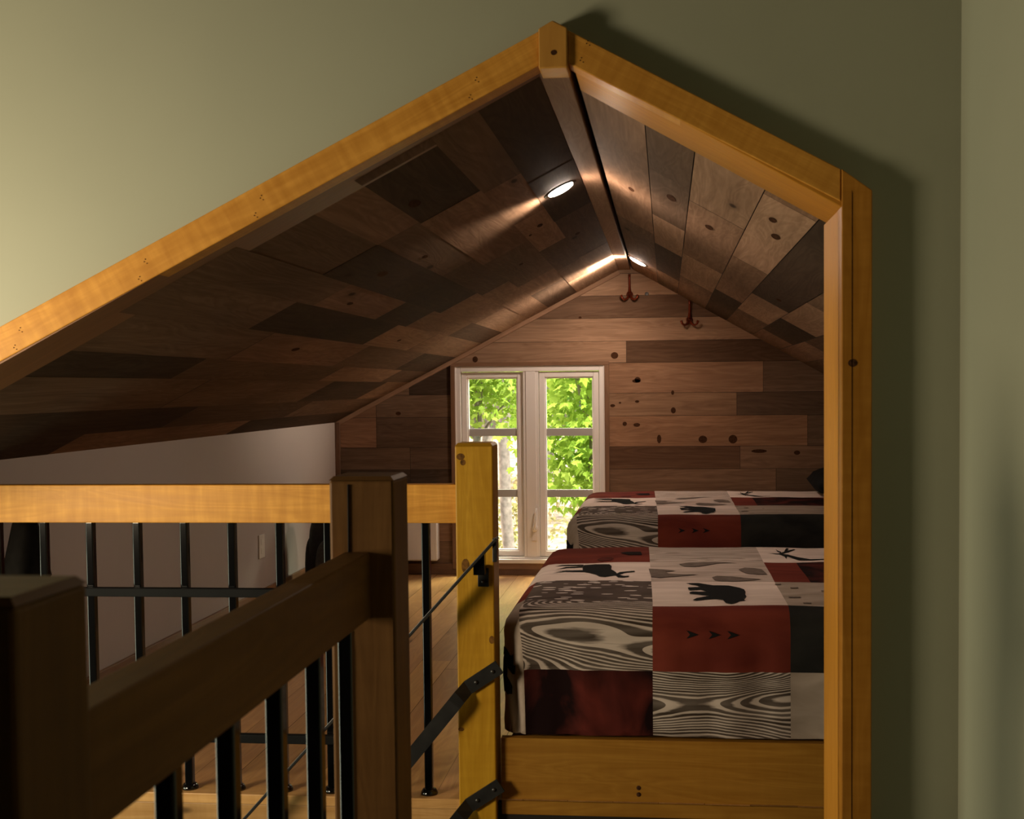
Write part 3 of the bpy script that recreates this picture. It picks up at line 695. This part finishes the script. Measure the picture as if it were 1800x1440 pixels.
PRINTS = [(8, [(0.0671, 4.1086), (0.1062, 4.1206), (0.1517, 4.0746), (0.2012, 4.0664), (0.2354, 4.0273), (0.2483, 3.9980), (0.2501, 3.9495), (0.2455, 3.9018), (0.2469, 3.8591), (0.2386, 3.8278), (0.2344, 3.8007), (0.2413, 3.7868), (0.2204, 3.7736), (0.2062, 3.7381), (0.1929, 3.7169), (0.1771, 3.7368), (0.1707, 3.7979), (0.1481, 3.8149), (0.1166, 3.8045), (0.0911, 3.7856), (0.0789, 3.7940), (0.0923, 3.8306), (0.1183, 3.8592), (0.1314, 3.8727), (0.1003, 3.8957), (0.0733, 3.9040), (0.0720, 3.9229), (0.0821, 3.9425), (0.1274, 3.9444), (0.1091, 3.9825), (0.0760, 3.9616), (0.0699, 3.9809), (0.0706, 4.0207), (0.0940, 4.0317), (0.1106, 4.0364), (0.0983, 4.0725), (0.0786, 4.0924)]),
  (8, [(-0.3101, 4.4779), (-0.3088, 4.5417), (-0.2679, 4.5559), (-0.2106, 4.5449), (-0.1995, 4.5069), (-0.1981, 4.4321), (-0.1792, 4.3722), (-0.1719, 4.3253), (-0.1626, 4.3657), (-0.1447, 4.3711), (-0.1052, 4.3844), (-0.1029, 4.3654), (-0.1438, 4.3427), (-0.1636, 4.2954), (-0.1466, 4.2640), (-0.1237, 4.2694), (-0.1266, 4.2467), (-0.1472, 4.2302), (-0.1649, 4.2340), (-0.1755, 4.2789), (-0.1945, 4.2668), (-0.2146, 4.2434), (-0.2350, 4.2608), (-0.2502, 4.3108), (-0.2746, 4.3570), (-0.3024, 4.3920)]),
  (8, [(-0.4174, 4.5252), (-0.3938, 4.5597), (-0.3115, 4.5545), (-0.3094, 4.5236), (-0.3920, 4.5390)]),
  (8, [(-0.4093, 4.4446), (-0.3742, 4.5062), (-0.3089, 4.5160), (-0.3074, 4.4932), (-0.3706, 4.4860)]),
  (8, [(-0.4089, 4.3907), (-0.3674, 4.4238), (-0.3030, 4.4285), (-0.3014, 4.4041), (-0.3642, 4.4068)]),
  (8, [(-0.4114, 4.3474), (-0.3738, 4.4114), (-0.3017, 4.4090), (-0.3003, 4.3872), (-0.3705, 4.3944)]),
  (8, [(0.3890, 4.8353), (0.4322, 4.8366), (0.4647, 4.8090), (0.4963, 4.7402), (0.5392, 4.6817), (0.5902, 4.6833), (0.5882, 4.6672), (0.5361, 4.6550), (0.4959, 4.6644), (0.4601, 4.7612), (0.4509, 4.7060), (0.4496, 4.7525), (0.4343, 4.8166)]),
  (8, [(0.4275, 4.8279), (0.4598, 4.8808), (0.4792, 5.0010), (0.4900, 5.0074), (0.4759, 4.9165), (0.5091, 4.9774), (0.5116, 4.9623), (0.4751, 4.8754), (0.4382, 4.8168)]),
  (8, [(0.4340, 4.9693), (0.4373, 4.9155), (0.4480, 4.8804), (0.4453, 4.8513), (0.4334, 4.8947)]),
  (10, [(0.0542, 4.5535), (0.0885, 4.5882), (0.1415, 4.6004), (0.1940, 4.5968), (0.2646, 4.5861), (0.1929, 4.5709), (0.1542, 4.5312), (0.1086, 4.4870), (0.0719, 4.4957)]),
  (10, [(-0.0514, 4.4371), (-0.0020, 4.4266), (0.0413, 4.3919), (0.0052, 4.3716), (0.0158, 4.3320), (0.0617, 4.3105), (0.1144, 4.2963), (0.0612, 4.2762), (0.0189, 4.2521), (-0.0125, 4.2285), (-0.0441, 4.2497)]),
  (10, [(0.2551, 4.4233), (0.2799, 4.4729), (0.3118, 4.4617), (0.3380, 4.4262), (0.3432, 4.3553), (0.3474, 4.2979), (0.3142, 4.2967), (0.2807, 4.3184), (0.2631, 4.3759)]),
  (10, [(0.1543, 4.2348), (0.1730, 4.2690), (0.2211, 4.2550), (0.2575, 4.2276), (0.3242, 4.2016), (0.2780, 4.1740), (0.2294, 4.1550), (0.1821, 4.1596), (0.1626, 4.1804)]),
  (10, [(0.3571, 4.1095), (0.3771, 4.1103), (0.3752, 4.0896), (0.3553, 4.0888)]),
  (10, [(0.3984, 4.0239), (0.4245, 4.0250), (0.4204, 4.0011), (0.3977, 4.0002)]),
  (10, [(0.3746, 3.8463), (0.4132, 3.8444), (0.4093, 3.8226), (0.3756, 3.8247)]),
  (10, [(0.4079, 3.7385), (0.4340, 3.7431), (0.4324, 3.7293), (0.4082, 3.7282)]),
  (10, [(0.4882, 3.9497), (0.4994, 3.9502), (0.4965, 3.9273), (0.4870, 3.9269)]),
  (9, [(-0.2678, 4.6895), (-0.2515, 4.7512), (-0.2116, 4.7412), (-0.1983, 4.7054), (-0.2080, 4.6586), (-0.2501, 4.6492)]),
  (9, [(-0.1766, 4.8629), (-0.1451, 4.8875), (-0.0803, 4.8804), (-0.0748, 4.7791), (-0.1341, 4.7830)]),
  (8, [(0.0550, 3.5970), (0.0900, 3.5850), (0.0550, 3.5730), (0.0660, 3.5850)]),
  (8, [(0.1200, 3.5970), (0.1550, 3.5850), (0.1200, 3.5730), (0.1310, 3.5850)]),
  (8, [(0.1750, 3.5970), (0.2100, 3.5850), (0.1750, 3.5730), (0.1860, 3.5850)]),
  (8, [(-0.6540, 3.6560), (-0.6140, 3.5600), (-0.6060, 3.5800), (-0.6140, 3.6280), (-0.5900, 3.5840), (-0.6420, 3.7720), (-0.6220, 3.7680), (-0.5580, 3.5680), (-0.5420, 3.5520), (-0.5180, 3.5560), (-0.5380, 3.5480), (-0.5140, 3.5440), (-0.5340, 3.5320), (-0.5260, 3.5320), (-0.5460, 3.5200), (-0.5180, 3.5040), (-0.5340, 3.5000), (-0.5460, 3.4880), (-0.5740, 3.5040), (-0.5900, 3.5240), (-0.6900, 3.7400), (-0.7180, 3.7920), (-0.6020, 3.4800), (-0.6140, 3.4600), (-0.6620, 3.5040), (-0.7340, 3.6520), (-0.7100, 3.6600), (-0.6700, 3.6560)])]
def decal(mb, poly, S, mat, dv=0, off=.0022):
    """printed silhouette: cut finely and laid on the cloth"""
    t = bmesh.new(); vs = [t.verts.new((x, y, 0)) for x, y in poly]
    t.faces.new(vs); bmesh.ops.triangulate(t, faces=t.faces[:])
    for ax in (0, 1):
        lo = min(p[ax] for p in poly); hi = max(p[ax] for p in poly); c = lo+.02
        while c < hi:
            n = Vector((1, 0, 0)) if ax == 0 else Vector((0, 1, 0)); co = n*c
            bmesh.ops.bisect_plane(t, geom=t.verts[:]+t.edges[:]+t.faces[:], plane_co=co, plane_no=n); c += .02
    for f in t.faces:
        pts = []
        for v in f.verts:
            u_, v_ = v.co.x, v.co.y
            p = S(u_, v_+dv); e = .004
            n = (S(u_+e, v_+dv)-p).cross(S(u_, v_+dv+e)-p)
            if n.length < 1e-12: n = Vector((0, 0, 1))
            pts.append(p+n.normalized()*off)
        fc = mb.face(pts, [(v.co.x, v.co.y) for v in f.verts], mat=mat)
        fc.normal_update()
    t.free()
def quilt(name, S, dv, label, group):
    mb = MB(); V = {}
    for i, u in enumerate(ULINES):
        for j, v in enumerate(VL): V[i, j] = mb.bm.verts.new(S(u, v+dv))
    for i in range(len(ULINES)-1):
        for j in range(len(VL)-1):
            uc, vc = (ULINES[i]+ULINES[i+1])/2, (VL[j]+VL[j+1])/2
            f = mb.bm.faces.new((V[i, j], V[i+1, j], V[i+1, j+1], V[i, j+1])); f.smooth = True; f.material_index = patch_of(uc, vc)
            for l, (a, c) in zip(f.loops, ((i, j), (i+1, j), (i+1, j+1), (i, j+1))): l[mb.uv].uv = (ULINES[a], VL[c])
    for mat, poly in PRINTS: decal(mb, poly, S, mat, dv)
    o = mb.build(name, QM, recalc=False)
    return tag(o, label, 'quilt', group)
S1 = bed_surface(ZT, 3.62)
S2 = bed_surface(ZT+.025, 3.62+2.40, hem=-1.04)
quilt('quilt', S1, 0, 'patchwork quilt with bear and deer prints on the nearer bed', 'patchwork quilts on the beds')
quilt('quilt', S2, 2.40, 'patchwork quilt on the farther bed against the gable wall', 'patchwork quilts on the beds')
M_board = wood('bed_board_pine', (.38, .19, .028), (.26, .115, .014), knots=.10, saw=.15, rough=.45, spec=.2)
def bed(yf, label, zb, dz=0):
    B = empty('bed', (.5, yf+.75, 0), label, 'bed', 'two beds in the loft')
    b = MB(); b.box((-.50, yf, E+zb), (XR-.02, yf+.032, E-1.052)); b.build('side_board', M_board, B, bevel=.003)
    b = MB(); b.box((-.475, yf+.034, .0), (XR-.02, yf+1.5, E-1.06)); b.build('bed_base', M_board, B, bevel=.003)
    b = MB(); b.box((-.465, yf+.045, E-1.06), (XR-.04, yf+1.465, E+ZT+dz-.03)); b.build('mattress', M_mattress, B, bevel=.07, segs=5)
    return B
bd = bed(3.598, 'near pine platform bed with a knotted side board facing the stairs', -1.285)
for x, z in ((-.088, -1.195), (-.088, -1.215)):
    b = MB(); b.lathe((x, 3.5985, E+z), [(.0075, 0), (.0065, .0012), (0, .0014)], axis=(0, -1, 0), n=14); b.build('knot', M_knot, bd)
bed(6.0, 'far pine platform bed beneath the gable window wall', -1.237, .025)
# pillow on the far bed
b = MB(); n = 14
def pil(i, j, s):
    x = -1+2*i/n; y = -1+2*j/n; h = (max(0, 1-x**4)*max(0, 1-y**4))**.5
    return Vector((1.08+x*.26*(1-.06*y*y), 7.12+y*.36*(1-.06*x*x), E+ZT+.025+.100+s*.075*h+.02*x))
for s in (1, -1):
    g = {(i, j): b.bm.verts.new(pil(i, j, s)) for i in range(n+1) for j in range(n+1)}
    for i in range(n):
        for j in range(n):
            f = b.bm.faces.new((g[i, j], g[i+1, j], g[i+1, j+1], g[i, j+1])[::s]); f.smooth = True
bmesh.ops.remove_doubles(b.bm, verts=b.bm.verts, dist=.0005)
tag(b.build('pillow', M_pillow), 'dark charcoal pillow at the head of the far bed', 'pillow')

# ------------------------------------------------------------------ small things
def hook(x, z, label):
    H = empty('coat_hook', (x, YF, E+z), label, 'hook', 'coat hooks on the gable wall')
    b = MB(); b.lathe((x, YF-.001, E+z), [(0, 0), (.022, 0), (.022, .004), (.012, .012), (0, .016)], axis=(0, -1, 0), n=18)
    b.tube([(x, YF-.012, E+z+.012), (x, YF-.020, E+z+.05), (x, YF-.030, E+z+.10), (x, YF-.034, E+z+.128)], [.012, .008, .007, .009], 10)
    b.build('backplate', M_redmetal, H)
    for s in (-1, 1):
        b = MB(); b.tube([(x+s*.006, YF-.014, E+z-.004), (x+s*.016, YF-.03, E+z-.028), (x+s*.032, YF-.045, E+z-.036), (x+s*.047, YF-.05, E+z-.026), (x+s*.054, YF-.05, E+z-.006)], [.010, .008, .007, .007, .009], 10)
        b.build('prong', M_redmetal, H)
        b = MB(); b.lathe((x+s*.010, YF-.012, E+z+.002), [(.004, 0), (.004, .003), (0, .004)], axis=(0, -1, 0), n=8); b.build('screw', M_bolt, H)
hook(-.232, .590, 'red metal double coat hook high under the ridge')
hook(.151, .420, 'red metal double coat hook in shadow under the right slope')
b = MB(); b.lathe((-.122, YF-.001, E+.592), [(.0, 0), (.012, 0), (.013, .003), (.008, .006), (.0055, .004), (0, .004)], axis=(0, -1, 0), n=18)
tag(b.build('wall_screw', M_bolt), 'small round metal screw cap just right of the upper hook', 'screw')

# convector heater
Hh = empty('wall_heater', (-1.8, YF, E-1.14), 'white wall convector heater left of the window', 'heater')
b = MB(); b.box((-2.10, YF-.085, E-1.137), (-1.500, YF-.002, E-.633)); hb = b.build('body', M_heater, Hh, bevel=.010, segs=3)
for k in range(9):
    b = MB(); b.box((-2.05+k*.058, YF-.0865, E-.668), (-2.01+k*.058, YF-.084, E-.662)); b.build('vent_slot', M_gap, hb)
b = MB(); b.box((-1.515, YF-.06, E-.75), (-1.498, YF-.03, E-.70), axis='z'); b.build('control_knob', M_ext, Hh, bevel=.002)
# outlet plate
O = empty('outlet_plate', (XK, 6.41, E-.85), 'ivory outlet cover plate on the plaster knee wall', 'outlet')
b = MB(); b.box((XK, 6.367, E-.914), (XK+.007, 6.457, E-.786), axis='z'); po = b.build('plate', M_plate, O, bevel=.002)
for zz in (-.875, -.825):
    b = MB(); b.box((XK+.006, 6.395, E+zz-.016), (XK+.0085, 6.429, E+zz+.016), axis='z'); b.build('socket', M_plate, O, bevel=.004)
# backpack
Bp = empty('backpack', (-1.93, 6.95, 0), 'black backpack standing on the floor against the knee wall', 'backpack')
def pouch(name, c, s, mat, pw=3.0, parent=Bp):
    b = MB(); n1, n2 = 20, 12; V = {}
    for j in range(n2+1):
        ph = -math.pi/2+math.pi*j/n2
        for i in range(n1):
            th = 2*math.pi*i/n1
            f = lambda q: math.copysign(abs(q)**(2/pw), q)
            p = Vector((f(math.cos(ph))*f(math.cos(th))*s[0], f(math.cos(ph))*f(math.sin(th))*s[1], f(math.sin(ph))*s[2]))
            p *= 1+.05*pnoise(p*9+Vector(c))
            p.x *= 1-.12*max(0, p.z/s[2])
            V[i, j] = b.bm.verts.new(Vector(c)+p)
    for j in range(n2):
        for i in range(n1):
            f_ = b.bm.faces.new((V[i, j], V[(i+1) % n1, j], V[(i+1) % n1, j+1], V[i, j+1])); f_.smooth = True
    bmesh.ops.remove_doubles(b.bm, verts=b.bm.verts, dist=.0004)
    return b.build(name, mat, parent)
pouch('body', (-1.92, 6.95, .30), (.155, .13, .295), M_bag)
pouch('front_pocket', (-1.90, 6.80, .25), (.10, .055, .13), M_bag2)
pouch('side_pocket', (-2.05, 6.93, .22), (.045, .07, .16), M_bag)
b = MB(); b.tube([(-1.97, 6.93, .57), (-1.96, 6.93, .625), (-1.92, 6.93, .64), (-1.88, 6.93, .625), (-1.87, 6.93, .57)], .010, 8); b.build('carry_handle', M_bag, Bp)
# small floor lamp at the far left
Lm = empty('floor_lamp', (-2.09, 3.80, 0), 'small dark lamp with a flared shade behind the rail at the left edge', 'lamp')
b = MB(); b.lathe((-2.09, 3.80, 0), [(0, 0), (.075, 0), (.075, .012), (.02, .025), (.008, .03), (.008, .62), (0, .62)], n=20); b.build('stand', M_black, Lm)
b = MB(); b.lathe((-2.09, 3.80, E-.605), [(.078, 0), (.030, .215), (.028, .215), (.076, 0)], n=28); b.build('lamp_shade', M_shade, Lm)

# recessed ceiling lights
def downlight(p, n, label, strength, aim, spot, wash=None):
    D = empty('ceiling_light', p, label, 'ceiling light', 'round lights in the plank slopes')
    b = MB(); b.lathe(p, [(.052, -.004), (.066, -.002), (.066, .002), (.058, .004), (.048, .003)], axis=n, n=28); b.build('trim_ring', M_black, D)
    b = MB(); b.lathe(p, [(.0505, .002), (.048, .007), (.038, .010), (.020, .012), (0, .0125)], axis=n, n=28); b.build('lens', emit('downlight_lens', (1, .80, .64), strength), D)
    q = p+n*.045; lamp('downlight_beam', 'SPOT', q, q+Vector(aim), spot, (1, .83, .66), spot_size=math.radians(92), spot_blend=1.0, shadow_soft_size=.02)
    if wash: lamp('downlight_wash', 'SPOT', q, q+Vector(wash[0]), wash[1], (1, .80, .64), spot_size=math.radians(130), spot_blend=1.0, shadow_soft_size=.03)
downlight(Vector((-.375, 4.414, zl(-.375))), nL, 'lit round ceiling light on the left slope, nearer the camera', 330, (-1, 0, -.40), 16)
downlight(Vector((-.160, 7.145, zr(-.160))), nR, 'lit round ceiling light on the right slope close to the gable wall', 400, (-1, 0, .12), 110, ((-.7, .55, -.5), 15))

# ------------------------------------------------------------------ outdoors
b = MB(); b.face([(-14, YF+.5, -2.9), (14, YF+.5, -2.9), (24, 60, -1.0), (-24, 60, -1.0)], [(0, 0), (28, 0), (28, 26), (0, 26)])
struct(b.build('ground_outside', M_ground))
LEAF = [(0, 0), (.18, .10), (.42, .02), (.36, .24), (.52, .50), (.24, .46), (.20, .62), (0, 1.0), (-.20, .62), (-.24, .46), (-.52, .50), (-.36, .24), (-.42, .02), (-.18, .10)]
def tree(x, y, h, r, n, size, mat, label, seed, zlo, zhi, spread):
    rr = random.Random(seed)
    T = empty('tree' if h > 3 else 'shrub', (x, y, -2.7), label, 'tree' if h > 3 else 'shrub', 'trees beyond the window' if h > 3 else 'undergrowth beyond the window')
    b = MB(); pts = [(x+rr.uniform(-.04, .04)*i, y, -2.9+i*h/7) for i in range(8)]
    b.tube(pts, [r*(1-.07*i) for i in range(8)], 12)
    for k in range(5):
        z = zlo+(zhi-zlo)*rr.random(); a = rr.uniform(0, 6.28); L = spread*(.5+.4*rr.random())
        p0 = Vector((x, y, z-.3)); b.tube([p0, p0+Vector((math.cos(a)*L*.5, math.sin(a)*L*.5, .25)), p0+Vector((math.cos(a)*L, math.sin(a)*L, .4))], [r*.3, r*.2, .006], 6)
    b.build('trunk', M_bark, T)
    me = bpy.data.meshes.new('foliage'); vs = []; fs = []
    clus = [(rr.gauss(0, spread*.55), rr.gauss(0, spread*.45), rr.uniform(zlo, zhi)) for _ in range(max(4, n//22))]
    for k in range(n):
        cx, cy, cz = clus[k % len(clus)]
        c = Vector((x+cx+rr.gauss(0, .16), y+cy+rr.gauss(0, .16), cz+rr.gauss(0, .10)))
        q = Matrix.Rotation(rr.uniform(0, 6.28), 3, 'Z') @ Matrix.Rotation(rr.gauss(.95, .45), 3, 'X')
        s = size*rr.uniform(.6, 1.15); i0 = len(vs)
        for lx, ly in LEAF: vs.append(c+q @ Vector((lx*s, -ly*s, -.12*s*abs(lx)*2)))
        fs.append(tuple(range(i0, i0+len(LEAF))))
    me.from_pydata(vs, [], fs); me.materials.append(mat)
    o = bpy.data.objects.new('foliage', me); COL.objects.link(o); o.parent = T
    bpy.context.view_layer.update(); o.matrix_parent_inverse = T.matrix_world.inverted()
M_under = leafmat('dry_undergrowth', (.30, .22, .12), (.40, .42, .14))
def stand(x, y, r, n, size, mat, label, seed, zlo, zhi, spread, Y, h=7.0):
    k = Y/y      # planted at depth Y: reach and height grow with it
    tree(x*k, Y, h if h < 3 else h*k, r*k, n, size*k**.6, mat, label, seed, E+(zlo)*k, E+(zhi)*k, spread*k)
stand(-.70, 10.8, .035, 2400, .095, M_leaf, 'leafy maple close behind the right casement', 3, -1.0, .8, .40, 10.0)
stand(-1.75, 11.4, .05, 2600, .085, M_leaf, 'sapling with bright leaves behind the upper left panes', 1, -.30, 1.0, .40, 11.9)
stand(-.35, 13.0, .02, 1500, .07, M_under, 'low green shrub under the right casement', 9, -2.2, -.95, .45, 13.8, 1.6)
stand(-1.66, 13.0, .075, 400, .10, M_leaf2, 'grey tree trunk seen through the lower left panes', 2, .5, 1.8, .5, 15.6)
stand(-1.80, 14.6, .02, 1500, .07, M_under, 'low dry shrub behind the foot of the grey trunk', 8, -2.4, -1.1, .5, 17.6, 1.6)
stand(-1.0, 15.0, .06, 3000, .10, M_leaf2, 'dark-leaved maple standing behind the window mullion', 4, -.9, 1.6, .75, 20.2)
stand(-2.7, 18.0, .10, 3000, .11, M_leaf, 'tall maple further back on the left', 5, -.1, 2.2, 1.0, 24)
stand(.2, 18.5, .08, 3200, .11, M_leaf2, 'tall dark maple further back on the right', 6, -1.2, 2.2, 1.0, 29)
stand(-2.3, 24, .12, 2600, .13, M_leaf, 'distant bright tree filling the left of the view', 7, -.6, 3, 1.7, 36)
